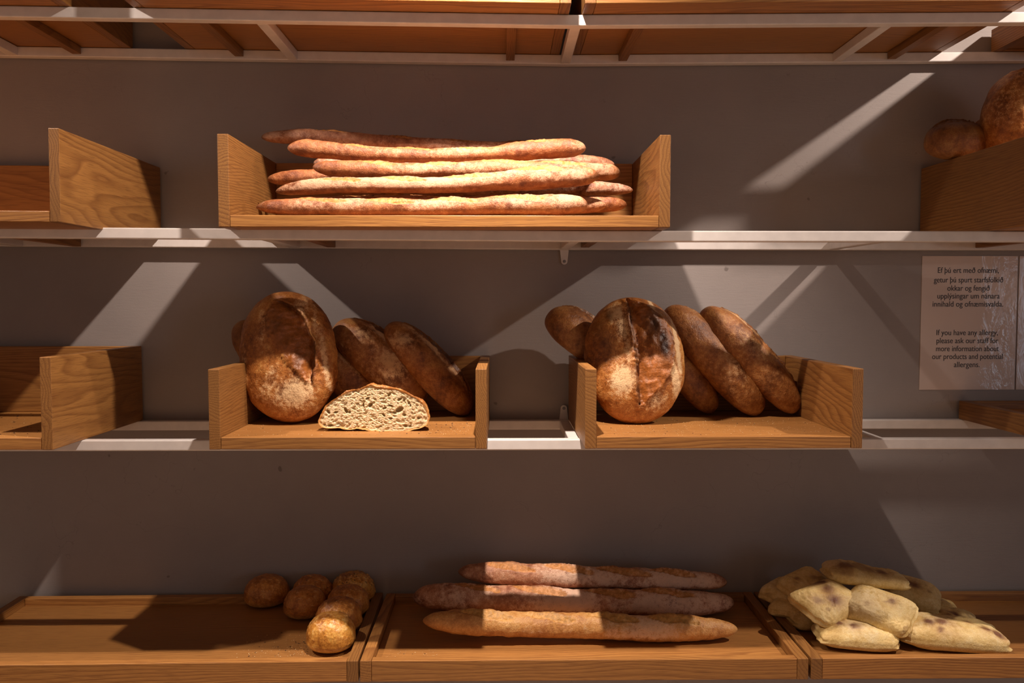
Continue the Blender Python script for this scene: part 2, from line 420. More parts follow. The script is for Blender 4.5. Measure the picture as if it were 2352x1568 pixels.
# second shelf boxes
BX2 = open_box('wooden_box', xat(501.5, 1.467, 500), xat(1539.5, 1.467, 500), 1.467, 1.79, Z2 + E, 0.162, 'long open oak box full of stacked floury baguettes', cl=(0.135, 0.675))
open_box('wooden_box', -1.54, xat(139, 1.385, 500), 1.385, 1.79, z2(-0.74) + E, 0.154, 'empty tall-sided oak box left of the baguette box on second shelf', roll=math.atan(0.0055), cl=(0.15, 0.64), side=0.0175, bot=0.0185)
open_box('wooden_box', xat(2117, 1.785, 450), xat(2117, 1.785, 450) + 0.75, 1.40, 1.79, Z2 + E, 0.155, 'shaded oak box at right edge holding round crusty loaves', cl=(0.12, 0.6))
# third shelf boxes
Y3 = 1.43
ZB3 = Z3 + E
H3 = P(480, 848, Y3).z - ZB3
open_box('wooden_box', xat(480, Y3, 1000), xat(1118, Y3, 1000), Y3, 1.79, ZB3, H3, 'short oak box holding dark loaves and the cut half loaf', cl=(0.1, 0.38))
open_box('wooden_box', xat(1344, Y3, 1000), xat(1981, Y3, 1000), Y3, 1.79, ZB3, H3, 'short oak box of dark loaves without any cut loaf', cl=(0.1, 0.38))
H3b = P(100, 820, Y3).z - ZB3
open_box('wooden_box', -1.26, xat(121, Y3, 1000), Y3, 1.79, ZB3, H3b, 'empty crumb-strewn oak box at left edge of third shelf', cl=(0.1, 0.38))
tray('wooden_tray', xat(2204, 1.785, 935), xat(2204, 1.785, 935) + 0.78, 1.45, 1.788, ZB3, 0.040, 'low empty oak tray below the allergy notice', cl=(0.12, 0.66))
# bottom trays
Y4 = 1.444
ZT4 = P(1300, 1515, Y4).z
H4 = 0.0385
ZB4 = ZT4 - H4
ZF4 = ZT4 - 0.016     # tray floor
x_12 = xat(824.5, Y4, 1520); x_23 = xat(1860.5, Y4, 1520)
TR1 = tray('wooden_tray', x_12 - 0.0015 - 0.785, x_12 - 0.0015, Y4 - 0.012, 1.778, ZB4, H4, 'bottom oak tray with seven round buns at its right side', rot=0, cleat=False)
TR1.rotation_euler[2] = math.radians(0.9)
TR2 = tray('wooden_tray', x_12 + 0.0015, x_23 - 0.0025, Y4, 1.785, ZB4, H4, 'bottom oak tray under the four dusty baguettes', cleat=False)
TR3 = tray('wooden_tray', x_23 + 0.0025, x_23 + 0.79, Y4, 1.785, ZB4, H4, 'bottom oak tray under the pile of pale ciabatta rolls', cleat=False)
def low_frame():
    z = ZB4 - E
    r = empty('steel_shelf_frame', (0, YF0, z), 'lowest white steel shelf frame hidden below the three bottom trays', 'shelf')
    boards('front_rail', [(-2.2, 2.2, 0, 0.02, -0.02, 0)], STEEL, r, 0.002)
    boards('back_rail', [(-2.2, 2.2, YB0 - YF0, YB1 - YF0, -0.02, 0)], STEEL, r, 0.002)
    for x in BARS:
        boards('crossbar', [(x - 0.01, x + 0.01, 0.0203, YB0 - YF0 - 0.0003, -0.0195, -0.0003)], STEEL, r, 0.0018)
low_frame()

# ------------------------------------------------------------------ breads
def spline(pts, n):
    pts = np.array(pts, float); m = len(pts)
    s = np.concatenate([[0], np.cumsum(np.linalg.norm(np.diff(pts[:, :3], axis=0), axis=1))]); s /= s[-1]
    t = 0.5 - 0.5 * np.cos(np.linspace(0, math.pi, n)); t = 0.35 * t + 0.65 * np.linspace(0, 1, n)
    out = np.zeros((n, pts.shape[1]))
    # catmull-rom via hermite
    tang = np.gradient(pts, s, axis=0)
    for i in range(n):
        k = min(np.searchsorted(s, t[i], side='right') - 1, m - 2); k = max(k, 0)
        h = s[k + 1] - s[k]; u = (t[i] - s[k]) / h
        h00 = 2*u**3 - 3*u**2 + 1; h10 = u**3 - 2*u**2 + u; h01 = -2*u**3 + 3*u**2; h11 = u**3 - u**2
        out[i] = h00 * pts[k] + h10 * h * tang[k] + h01 * pts[k + 1] + h11 * h * tang[k + 1]
    return out, t

def rest_y(px, py, rp, floor):
    y = 1.6
    for _ in range(30):
        d = ray(px, py); t = y / d.y
        zc = EYE.z + d.z * t - 0.86 * rp * y / F
        y += (zc - floor) * 1.2
    return y
def baguette(path, Y, mat, seed, label, group, slashes=4, th0=1.15, flour=0.35, Y2=None, name='baguette', tipl=0.030, tipr=0.034, rest=None, depth=0.0035, sl_len=0.085):
    "path: (px, py, radius px); Y depth at left, Y2 at right"
    Y2 = Y if Y2 is None else Y2
    pts = []
    x0, x1 = path[0][0], path[-1][0]
    for (px, py, rp) in path:
        yy = Y + (Y2 - Y) * (px - x0) / (x1 - x0)
        p = P(px, py, yy); pts.append((p.x, p.y, p.z, rp * yy / F))
    nu, nv = 230, 56
    sp, t = spline(pts, nu)
    if rest is not None:
        sp[:, 2] += rest + 0.0004 - (sp[:, 2] - 0.88 * sp[:, 3])[20:-20].min()
    c0 = sp[nu // 2, :3].copy()
    C = sp[:, :3] - c0; R = sp[:, 3]
    Ltot = np.linalg.norm(np.diff(C, axis=0), axis=1).sum()
    s = t * Ltot
    end = np.minimum(1, np.minimum((1 - (1 - np.clip(s / tipl, 0, 1)) ** 2.2) ** 0.55, (1 - (1 - np.clip((Ltot - s) / tipr, 0, 1)) ** 2.2) ** 0.55))
    R = R * np.maximum(end, 0.02)
    th = np.linspace(0, 2 * math.pi, nv, endpoint=False)
    T = np.gradient(C, axis=0); T /= np.linalg.norm(T, axis=1)[:, None]
    up = np.array([0, 0, 1.0]); side = np.cross(T, up); side /= np.linalg.norm(side, axis=1)[:, None]
    upv = np.cross(side, T)
    rg = RNG(seed)
    TH, SS = np.meshgrid(th, s)         # (nu,nv)
    # theta 0 = side (+side = -Y, towards viewer), pi/2 = up
    cs, sn = np.cos(TH), np.sin(TH)
    rad = np.ones_like(TH)
    rad = np.where(sn < 0, rad * (1 - 0.14 * sn ** 2), rad)      # flatter underside
    base = (C[:, None, :] + R[:, None, None] * (cs[..., None] * side[:, None, :] + sn[..., None] * upv[:, None, :])).reshape(-1, 3)
    nz = rg.fbm(base, 60, 4, 0.5).reshape(nu, nv)
    nf = rg.fbm(base, 420, 2, 0.5).reshape(nu, nv)
    rad = rad * (1 + 0.040 * nz + 0.007 * nf)
    mask = np.zeros((nu, nv, 3))
    fl = np.clip(flour + 0.28 * rg.fbm(base, 34, 3, 0.6).reshape(nu, nv), 0, 1)
    fl *= sstep(-0.7, -0.1, sn) * (0.55 + 0.45 * end[:, None])
    add = np.zeros_like(TH)
    lo, hi = 0.10 * Ltot, 0.90 * Ltot
    for k in range(slashes):
        sc = lo + (k + 0.5) * (hi - lo) / slashes + rg.r.uniform(-0.006, 0.006)
        hl = sl_len * 0.5 * rg.r.uniform(0.9, 1.2) * (4.0 / slashes) ** 0.5
        u = (SS - sc) / hl
        thc = th0 + rg.r.uniform(-0.08, 0.08) - 0.32 * u * 1.0 + 0.10 * rg.waves(base, 120, 6).reshape(nu, nv) * 0.5
        wdt = 0.42 * np.sqrt(np.clip(1 - u ** 2, 0, 1)) + 1e-4
        v = (TH - thc) / wdt
        inside = (np.abs(u) < 1) & (np.abs(v) < 1)
        m_ = np.where(inside, sstep(1.0, 0.75, np.abs(v)) * sstep(1.0, 0.85, np.abs(u)), 0)
        ear = np.exp(-((v - 1.0) / 0.22) ** 2) * np.clip(1 - u ** 2, 0, 1) * (np.abs(u) < 1)
        ear2 = np.exp(-((v + 1.05) / 0.18) ** 2) * np.clip(1 - u ** 2, 0, 1) * (np.abs(u) < 1)
        add += -depth * m_ * (0.5 - 0.5 * v) + depth * 0.75 * ear + depth * 0.35 * ear2
        add += 0.0009 * m_ * rg.waves(base, 700, 8).reshape(nu, nv)
        mask[..., 0] = np.maximum(mask[..., 0], m_)
        mask[..., 2] = np.maximum(mask[..., 2], 0.30 * ear)
        fl = fl * (1 - 0.85 * m_)
    rr = R[:, None] * rad + add * np.minimum(1, end[:, None])
    V = (C[:, None, :] + rr[..., None] * (cs[..., None] * side[:, None, :] + sn[..., None] * upv[:, None, :])).reshape(-1, 3)
    mask[..., 1] = fl
    tipd = sstep(0.022, 0.0, s) + sstep(Ltot - 0.02, Ltot, s)
    mask[..., 2] = np.maximum(mask[..., 2], (0.5 * tipd)[:, None] * (0.7 + 0.3 * nz))
    me = grid_mesh(name, V, nu, nv, True, mask.reshape(-1, 3))
    o = link(name, me, mat); o.location = c0
    return tag(o, label, 'bread', group)

G2 = 'baguettes stacked in the long oak box'
ZB2F = Z2 + E + 0.021
def bz(r, Y):  # image row of a baguette of px radius r lying on that box floor
    return None
baguette([(588,466,12),(650,467,20),(760,468,21),(900,469,21.5),(1050,467,22),(1180,464,24),(1280,463,28),(1350,460,22)], 1.500, BAG, 11,
         'frontmost baguette of the stack, lying along the box floor', G2, th0=1.0, flour=0.30, rest=ZB2F)
baguette([(633,440,10),(700,431,18),(800,427,19),(920,427,19),(1050,425,20),(1160,417,24),(1270,409,28),(1376,404,20)], 1.534, BAG, 12,
         'second baguette up at the front, dusted nearly white', G2, th0=0.95, flour=0.62)
baguette([(718,384,16),(800,389,20),(900,393,20),(1050,392,20),(1200,390,20),(1320,394,21),(1425,398,20)], 1.570, BAG, 13,
         'pale golden baguette third from bottom at front of stack', G2, th0=1.1, flour=0.30, Y2=1.592, tipl=0.035)
baguette([(660,340,16),(740,345,22),(850,355,18),(1000,358,17),(1120,355,17.5),(1250,344,24),(1346,340,20)], 1.610, BAG, 14,
         'topmost front baguette, bowed with both ends raised', G2, th0=1.35, flour=0.10)
baguette([(600,315,11),(680,315,18),(760,318,18),(900,330,17),(1080,338,15),(1240,341,14),(1330,345,12)], 1.672, BAGD, 15,
         'dark baguette at top back of stack with raised left end', G2, th0=1.3, flour=0.1)
baguette([(614,412,12),(690,409,19),(800,409,20),(1000,410,20),(1200,412,20),(1352,415,16)], 1.612, BAG, 16,
         'baguette whose pointed left tip shows behind the two front ones', G2, th0=1.3, flour=0.2)
baguette([(690,470,14),(800,470,20),(1000,471,20),(1200,471,20),(1330,472,21),(1393,472,15)], 1.556, BAG, 17,
         'floor-level baguette whose right tip shows just behind the frontmost one', G2, th0=1.3, flour=0.25)
baguette([(740,468,14),(850,468,20),(1000,468,20),(1250,469,20),(1370,471,20),(1440,470,16)], 1.610, BAG, 18,
         'rear floor-level baguette with stubby right tip near right side panel', G2, th0=1.3, flour=0.2)
baguette([(760,432,14),(850,432,19),(1000,433,19),(1250,434,18),(1380,434,17),(1454,437,12)], 1.664, BAGD, 19,
         'shaded baguette at back with pointed tip nearest right side panel', G2, th0=1.3, flour=0.1)
baguette([(720,375,14),(850,376,18),(1000,378,18),(1250,376,18),(1350,374,17),(1412,378,14)], 1.662, BAGD, 20,
         'dark baguette at back just under the top layer, right tip showing', G2, th0=1.3, flour=0.05)

G4 = 'dusty baguettes on the middle bottom tray'
baguette([(971,1428,16),(1040,1432,28),(1150,1437,31),(1300,1441,31),(1450,1446,31),(1590,1448,30),(1694,1448,17)], 1.562, BAGG, 31,
         'golden baguette at the front of the middle bottom tray', G4, th0=1.2, flour=0.22, rest=ZF4, slashes=4, sl_len=0.11, depth=0.005)
baguette([(948,1372,20),(1010,1371,31),(1150,1377,31),(1300,1381,31),(1450,1385,31),(1590,1387,31),(1686,1384,20)], 1.688, BAGD, 32,
         'floury baguette in the middle of the bottom tray row', G4, th0=1.25, flour=0.45, rest=ZF4, slashes=4, sl_len=0.11, depth=0.005)
baguette([(1052,1312,14),(1120,1316,26),(1250,1322,27),(1400,1328,26),(1550,1332,25),(1670,1337,17)], 1.722, BAGD, 33,
         'shorter dusty baguette lying on top of the other bottom tray baguettes', G4, th0=1.15, flour=0.42, slashes=4, sl_len=0.11, depth=0.005)
baguette([(985,1352,14),(1060,1353,24),(1200,1354,26),(1400,1356,26),(1550,1356,25),(1640,1357,14)], 1.738, BAGD, 34,
         'hindmost baguette on bottom tray, only its left end peeking out', G4, th0=1.3, flour=0.2, rest=ZF4)

def frame_from(u, w):
    u = Vector(u).normalized(); w = Vector(w); w = (w - u * w.dot(u)).normalized(); v = w.cross(u)
    return Matrix(((u.x, v.x, w.x), (u.y, v.y, w.y), (u.z, v.z, w.z)))

def loaf(center, u, w, a_, b_, h, hb, mat, seed, label, group, score=None, flour=(), char=(), name='crusty_loaf', p=2.3, q=0.5, nu=210, nv=170, rough=1.0, bend=0.0):
    """a_,b_ half length and width, h height above seam, hb below; w = direction the top crust faces
       score: (y_left(x), y_right(x), x0, x1, depth)  flour: list of stroke (x,y,rx,ry,strength) on the top; char same"""
    rg = RNG(seed)
    phi = np.linspace(-math.pi / 2, math.pi / 2, nu); X = np.sin(phi)
    prof = np.clip(1 - np.abs(X) ** p, 0, 1) ** q
    prof = np.maximum(prof, 0.012)
    th = np.linspace(0, 2 * math.pi, nv, endpoint=False)
    TH, XX = np.meshgrid(th, X); PR = prof[:, None] * np.ones_like(TH)
    c, s = np.cos(TH), np.sin(TH)
    e = 0.86
    cy = np.sign(c) * np.abs(c) ** e; sz = np.sign(s) * np.abs(s) ** 1.0
    y = b_ * PR * cy
    z = np.where(sz > 0, h * PR ** 0.9 * sz, hb * PR ** 0.8 * np.sign(sz) * np.abs(sz) ** 0.7)
    x = a_ * XX
    z = z + bend * (XX ** 2)
    B = np.stack([x, y, z], -1).reshape(-1, 3)
    n1 = rg.fbm(B, 22, 4, 0.5).reshape(nu, nv); n2 = rg.fbm(B, 170, 4, 0.6).reshape(nu, nv)
    k = 1 + rough * (0.022 * n1 + 0.0050 * n2)
    x, y, z = x * (1 + 0.006 * n1), y * k, z * k
    mask = np.zeros((nu, nv, 3)); top = sstep(0.0, 0.35, s)
    if score:
        xa, xb, Lt, Rt, lip, dep = score
        u_ = (XX - xa) / (xb - xa); inn = (u_ > 0) & (u_ < 1)
        Lb = np.interp(u_, [q_[0] for q_ in Lt], [q_[1] for q_ in Lt]); Rb = np.interp(u_, [q_[0] for q_ in Rt], [q_[1] for q_ in Rt])
        hw = 0.5 * (Rb - Lb) + 1e-4; env = np.clip(hw / 0.18, 0, 1) ** 0.6
        v = lip * (y / b_ - 0.5 * (Lb + Rb) - 0.012 * n1 - 0.010 * n2) / hw       # v = +1 at the sharp lip
        m_ = np.where(inn, sstep(1.0, 0.90, np.abs(v)), 0) * top
        drop = np.where(inn & (np.abs(v) < 1), sstep(-1.0, 0.92, v) ** 1.6 * sstep(1.0, 0.97, v), 0)
        z -= top * dep * env * drop
        z += top * np.where(inn & (np.abs(v) < 1), 0.30 * dep * env * np.cos(np.clip(v + 0.25, -1, 1) * math.pi / 2), 0)
        w1 = 0.05 / hw
        z += top * np.where(inn, dep * 0.55 * np.exp(-((v - 1.0 - w1) / w1) ** 2) * env * (v > 1.0 - 0.3 * w1), 0)
        z += top * np.where(inn, dep * 0.25 * np.exp(-((v + 1.0) / (0.5 * w1)) ** 2) * env, 0)
        z += top * m_ * 0.0010 * rg.fbm(B * np.array([0.6, 1, 1]), 330, 3, 0.6).reshape(nu, nv)
        mask[..., 0] = m_
        mask[..., 2] = np.where(inn, 0.8 * np.exp(-((v - 1.0) / (0.6 * w1)) ** 2) * env, 0) * top
    fl = np.zeros_like(TH)
    for (fx, fy, rx, ry, st) in flour:
        d = ((XX - fx) / rx) ** 2 + ((y / b_ - fy) / ry) ** 2
        fl = np.maximum(fl, st * np.exp(-d * 1.1) * (s > -0.2))
    fl = fl * (1 + 0.35 * n1) * (1 - 0.75 * mask[..., 0])
    ch = mask[..., 2]
    for (fx, fy, rx, ry, st) in char:
        d = ((XX - fx) / rx) ** 2 + ((y / b_ - fy) / ry) ** 2
        ch = np.maximum(ch, st * np.exp(-d * 1.2) * (s > -0.3) * (1 + 0.3 * n1))
    mask[..., 1] = fl; mask[..., 2] = ch
    V = np.stack([x, y, z], -1).reshape(-1, 3)
    R3 = np.array(frame_from(u, w))
    me = grid_mesh(name, V @ R3.T, nu, nv, True, mask.reshape(-1, 3))
    o = link(name, me, mat); o.location = center
    return tag(o, label, 'bread', group)

def axis_px(pa, pb, Y, Yb=None):
    A = P(pa[0], pa[1], Y); B = P(pb[0], pb[1], Yb or Y); return (A + B) / 2, (B - A), (B - A).length / 2

GL = 'dark crusty loaves in the box with the cut loaf'
GR = 'dark crusty loaves in the box without a cut loaf'
# local x runs from the top end down to the bottom end; local y = w x u
def facing(pa, pb, Ya, Yb, wid_px, *args, wtilt=0.12, **kw):
    "loaf standing up with its scored top towards the viewer"
    c, u, hl = axis_px(pa, pb, Ya, Yb)
    w = Vector((0, -1, wtilt))
    return loaf(c, u, w, hl, wid_px * c.y / F / 2, 0.052, 0.030, *args, **kw)
facing((642, 672), (682, 968), 1.645, 1.585, 222, BAT, 41, 'large scored loaf standing beside the left panel, behind the half loaf', GL,
       score=(-0.84, 0.56, [(0, 0), (.12, -.14), (.3, -.20), (.5, -.10), (.75, .14), (1, .44)], [(0, .02), (.12, .34), (.3, .56), (.55, .67), (.8, .62), (1, .46)], 1, 0.013), p=2.25,
       flour=[(-0.54, -0.30, 0.28, 0.12, 1.2), (-0.22, -0.36, 0.26, 0.12, 1.25), (0.12, -0.22, 0.26, 0.20, 1.5), (0.62, 0.05, 0.26, 0.45, 0.95), (0.45, -0.35, 0.2, 0.3, 0.7), (-0.1, -0.80, 0.35, 0.10, 0.7), (0.13, 0.80, 0.5, 0.07, 0.9), (0.50, 0.46, 0.16, 0.05, 2.2), (-0.62, 0.5, 0.3, 0.2, 0.6), (-0.35, 0.72, 0.3, 0.06, 0.8)],
       char=[(-0.42, -0.02, 0.26, 0.16, 1.0), (-0.12, 0.10, 0.28, 0.13, 0.95), (0.15, 0.30, 0.24, 0.12, 0.8), (-0.5, -0.62, 0.25, 0.2, 0.45), (-0.9, 0.1, 0.12, 0.4, 0.35)])
facing((1438, 684), (1474, 974), 1.645, 1.583, 222, BAT, 42, 'large scored loaf standing at left end of its box', GR,
       score=(-0.96, 0.80, [(0, -.03), (.3, -.03), (.7, -.08), (1, -.05)], [(0, .03), (.09, .30), (.2, .56), (.35, .74), (.55, .76), (.75, .58), (1, -.02)], -1, 0.013), p=2.3,
       flour=[(-0.72, -0.30, 0.20, 0.22, 0.95), (-0.45, -0.22, 0.25, 0.16, 0.8), (0.35, -0.36, 0.24, 0.24, 1.45), (0.72, 0.28, 0.16, 0.28, 1.0), (0.45, 0.74, 0.3, 0.10, 1.0), (-0.1, 0.86, 0.5, 0.06, 0.9), (-0.75, 0.45, 0.25, 0.06, 0.9), (-0.1, -0.18, 0.25, 0.08, 0.6)],
       char=[(-0.45, 0.42, 0.32, 0.22, 0.55), (-0.15, 0.56, 0.28, 0.12, 0.75), (-0.2, -0.55, 0.25, 0.2, 0.45), (-0.5, -0.7, 0.2, 0.2, 0.4), (-0.68, -0.45, 0.12, 0.1, 0.7)])

def leaning(pa, pb, Ya, Yb, thick_px, wid, mat, seed, label, group, sgn=1, **kw):
    "loaf leaning like a fallen domino: scored top faces up and right"
    c, u, hl = axis_px(pa, pb, Ya, Yb)
    w = Vector((-u.z, 0, u.x)) * 1.0
    if w.x < 0: w = -w
    w = w.normalized() + Vector((0, -0.26, 0))
    h = thick_px * c.y / F
    return loaf(c, u, w, hl, wid / 2, h * 0.55, h * 0.39, mat, seed, label, group, nu=150, nv=120, **kw)
SC = (-0.85, 0.85, [(0, .1), (.5, -.15), (1, .1)], [(0, .15), (.5, .5), (1, .15)], 1, 0.009)
fl1 = [(0.0, -0.05, 0.8, 0.25, 0.75), (-0.3, 0.3, 0.5, 0.3, 0.5), (0.1, -0.6, 0.5, 0.15, 0.5)]
leaning((772, 744), (972, 922), 1.705, 1.695, 106, 0.108, BATB, 43, 'loaf with a wide flour stripe leaning left behind the half loaf', GL, score=SC, flour=[(0, 0.0, 0.8, 0.35, 1.2), (0.1, 0.75, 0.4, 0.3, 1.0), (-0.5, 0.6, 0.25, 0.3, 0.9), (0.1, -0.75, 0.4, 0.3, 1.0), (-0.5, -0.6, 0.25, 0.3, 0.9)], char=[(-0.9, 0, 0.12, 1, 0.5), (0.75, 0.3, 0.3, 0.8, 0.45)], p=2.6)
leaning((890, 745), (1080, 950), 1.705, 1.695, 84, 0.108, BATB, 44, 'slim dark loaf leaning against right panel of the cut-loaf box', GL, score=SC, flour=[(0, -0.1, 0.95, 0.22, 1.3), (-0.6, 0.7, 0.2, 0.25, 0.8), (-0.6, -0.7, 0.2, 0.25, 0.8)], char=[(-0.7, 0.5, 0.25, 0.5, 0.5)], p=2.6)
leaning((690, 775), (862, 925), 1.72, 1.71, 96, 0.10, BATB, 45, 'loaf mostly hidden between the big scored loaf and the half loaf', GL, score=SC, flour=fl1, char=[(-0.4, 0.2, 0.5, 0.5, 0.3)], p=2.6)
leaning((548, 740), (665, 905), 1.730, 1.71, 84, 0.10, BATB, 46, 'hidden loaf whose dark end pokes out left of the big scored loaf', GL, p=2.5, char=[(-0.5, 0, 0.6, 1, 0.55)])
leaning((1530, 708), (1745, 948), 1.705, 1.690, 100, 0.108, BATB, 47, 'dark loaf leaning right behind the big scored loaf, second from right', GR, score=SC, flour=[(0.15, 0.75, 0.4, 0.3, 0.45), (0, 0, 0.8, 0.12, 0.35), (0.15, -0.75, 0.4, 0.3, 0.45)], char=[(-0.5, 0.6, 0.25, 0.4, 0.5), (0.75, 0.4, 0.2, 0.8, 0.4)], p=2.5)
leaning((1615, 712), (1830, 944), 1.705, 1.690, 93, 0.108, BATB, 48, 'rightmost leaning loaf in its box, flour seam along its upper edge', GR, score=SC, flour=[(0.0, 0.75, 0.5, 0.3, 0.55), (-0.1, 0.0, 0.8, 0.14, 0.85), (0.0, -0.75, 0.5, 0.3, 0.55)], char=[(-0.8, 0.3, 0.15, 1, 0.4)], p=2.6)
leaning((1480, 750), (1640, 944), 1.72, 1.705, 84, 0.11, BATB, 49, 'small loaf wedged low between the big scored loaf and the leaning ones', GR, score=SC, flour=[(0.2, 0.8, 0.5, 0.4, 0.5)], char=[(0.8, 0, 0.25, 1, 0.4)], p=2.5)
leaning((1258, 722), (1440, 850), 1.715, 1.70, 96, 0.12, BATB, 50, 'loaf poking out past the left panel behind the big scored loaf', GR, score=SC, flour=[(-0.6, 0.3, 0.3, 0.3, 0.3)], char=[(-0.6, 0.2, 0.5, 0.8, 0.35)], p=2.6)

# loaves in the shaded box at right edge
GS = 'round loaves in the shaded box at right edge'
def boule(px, py, Y, rx, ry, mat, seed, label, tilt=(0.1, -0.25, 1), u=(1, 0, 0), group=GS, **kw):
    c = P(px, py, Y)
    return loaf(c, u, tilt, rx * Y / F, rx * Y / F * 0.9, ry * Y / F * 1.0, ry * Y / F * 0.95, mat, seed, label, group, nu=130, nv=120, q=0.5, p=2.2, **kw)
boule(2350, 278, 1.655, 88, 112, BAT, 61, 'tall domed loaf at far right, half lit and cut by the frame', tilt=(0, -0.05, 1), flour=[(0, 0.0, 2, 2, 0.28)], char=[(-0.2, 0.2, 0.5, 0.5, 0.4)], rough=1.6)
boule(2530, 262, 1.56, 90, 112, BAT, 64, 'domed loaf added beyond the frame to shade the wall', tilt=(0, -0.05, 1), rough=1.4)  # unseen loaf, added to keep the right spot off the wall
boule(2730, 262, 1.58, 92, 112, BAT, 65, 'last domed loaf added beyond the frame to shade the wall', tilt=(0, -0.05, 1), rough=1.4)  # also added out of view as a light blocker
boule(2195, 324, 1.70, 66, 44, BATB, 62, 'dark round loaf at left end of the shaded box', tilt=(-0.25, -0.3, 1), score=(-0.8, 0.8, [(0, .1), (.5, -.2), (1, .1)], [(0, .15), (.5, .4), (1, .15)], 1, 0.012), char=[(0, 0, 1.2, 1.2, 0.5)])
boule(2268, 316, 1.735, 40, 48, BATB, 63, 'dark loaf glimpsed behind the tall domed one', char=[(0, 0, 1.2, 1.2, 0.6)])

# ---- half loaf
def half_loaf():
    O = [(100,920),(118,860),(140,800),(200,670),(300,560),(430,478),(560,395),(700,335),(880,300),(985,255),(1060,225),(1110,210),(1200,252),(1400,280),(1650,322),(1850,400),(2000,480),(2130,600),(2210,720),(2235,860),(2212,960),(2080,1062),(1900,1088),(1500,1110),(1200,1110),(1000,1090),(850,1065),(500,1045),(250,1060),(160,1035),(115,985)]
    Yf = 1.498
    w = [P(720 + x * 0.119, 860 + y * 0.119, Yf) for x, y in O]
    pts = np.array([(p.x, p.z) for p in w])
    zb = ZB3 + 0.021 + 0.0004
    pts[:, 1] += (zb - pts[:, 1].min())
    cx, cz = pts[:, 0].mean(), pts[:, 1].mean() - 0.004
    d = pts - np.array([cx, cz]); ang = np.unwrap(np.arctan2(d[:, 1], d[:, 0])); rad = np.hypot(d[:, 0], d[:, 1])
    if ang[-1] < ang[0]: ang = ang[::-1]; rad = rad[::-1]
    na, nr = 420, 120
    A = np.linspace(0, 2 * math.pi, na, endpoint=False)
    A0 = ang[0]; aa = np.concatenate([ang, [ang[0] + 2 * math.pi]]); rr = np.concatenate([rad, [rad[0]]])
    Rr = np.interp(np.mod(A - A0, 2 * math.pi) + A0, aa, rr)
    ker = np.array([1, 2, 3, 2, 1]) / 9.0
    for _ in range(2): Rr = np.convolve(np.concatenate([Rr[-2:], Rr, Rr[:2]]), ker, 'valid')
    rg = RNG(77)
    circ = np.stack([np.cos(A), np.sin(A), 0 * A], -1)
    Rr = Rr * (1 + 0.006 * rg.fbm(circ, 18, 3, 0.6))
    root = empty('half_loaf', (cx, Yf, zb), 'cut half loaf showing its open cream crumb, at front of the box', 'bread')
    oz = cz - zb
    # crumb face
    rho = np.linspace(0.0, 1, nr) ** 0.85
    RHO, AA = np.meshgrid(rho, A, indexing='ij')
    RX = Rr[None, :] * RHO
    X = RX * np.cos(AA); Z = RX * np.sin(AA) + oz
    X = X.ravel(); Z = Z.ravel(); edge = RHO.ravel()
    inset = Rr[None, :] - RX; inset = inset.ravel()
    h = np.zeros_like(X)
    r_ = rg.r
    holes = []
    big = [(620,690,75,38,1.15),(1655,680,95,55,-0.5),(1095,590,60,42,-0.8),(280,720,60,28,0.9),(690,725,34,34,0),(320,985,62,30,-0.1),(1660,480,55,30,-0.5),(1460,390,55,28,-0.9),(1560,740,50,30,0.3),(960,590,20,60,0.2),(1490,845,45,20,0.1),(1770,990,45,34,0.3),(1860,1000,30,30,0),(2030,840,36,28,0),(1370,650,50,26,-0.4),(1745,500,26,40,0.3),(1840,550,26,38,0.3),(1350,780,50,22,0.9),(1290,1000,38,18,0.2),(210,970,34,24,0),(1750,780,45,34,0),(2040,1040,44,24,0.6),(430,730,50,24,-0.2),(1480,600,44,22,0),(1040,460,50,20,-0.5),(1870,600,16,34,0.2)]
    for (hx, hy, ra, rb, an) in big:
        p = P(720 + hx * 0.119, 860 + hy * 0.119, Yf)
        k = 0.119 * Yf / F
        holes.append((p.x - cx, p.z - zb, ra * k, rb * k, -an, 1.0))
    xm, zm0, zm1 = Rr.max(), oz - 0.05, oz + 0.06
    for i in range(900):
        sz = 0.0007 + 0.0024 * r_.random() ** 2.2
        hx = r_.uniform(-0.105, 0.105); hz = r_.uniform(0.002, 0.085)
        holes.append((hx, hz, sz * r_.uniform(1.0, 1.9), sz, r_.normal(0.0, 0.5) - hx * 8, r_.uniform(0.2, 0.5)))
    hm = np.zeros_like(X)
    for (hx, hz, ra, rb, an, dp) in holes:
        near = np.nonzero((np.abs(X - hx) < ra * 1.4) & (np.abs(Z - hz) < max(ra, rb) * 1.4))[0]
        if not len(near): continue
        dx, dz = X[near] - hx, Z[near] - hz
        u = (dx * math.cos(an) + dz * math.sin(an)) / ra; v = (-dx * math.sin(an) + dz * math.cos(an)) / rb
        q = u * u + v * v
        depth = min(0.009, 1.5 * math.sqrt(ra * rb)) * dp * sstep(1.1, 0.25, q)
        h[near] = np.maximum(h[near], depth)
        hm[near] = np.maximum(hm[near], sstep(1.1, 0.4, q) * (1.0 if dp == 1.0 else 0.38))
    fade = sstep(0.0015, 0.0035, inset)
    h *= fade; hm *= fade
    h += 0.00015 * rg.waves(np.stack([X, Z, 0 * X], -1), 1800, 14)
    h -= 0.0012 * (1 - sstep(0, 0.0035, inset))
    V = np.stack([X, h + 0.0004, Z], -1)
    mask = np.stack([1 - sstep(0.0022, 0.0042, inset + 0.0007 * rg.waves(V, 300, 10)), 0 * X, hm], -1)
    me = grid_mesh('crumb', V, nr, na, True, mask, caps=False)
    m, nt, b = newmat('open_cream_crumb')
    at = N(nt, 'ShaderNodeVertexColor'); at.layer_name = 'mask'
    sp = N(nt, 'ShaderNodeSeparateColor'); L(nt, at.outputs[0], sp.inputs[0])
    tc = N(nt, 'ShaderNodeTexCoord')
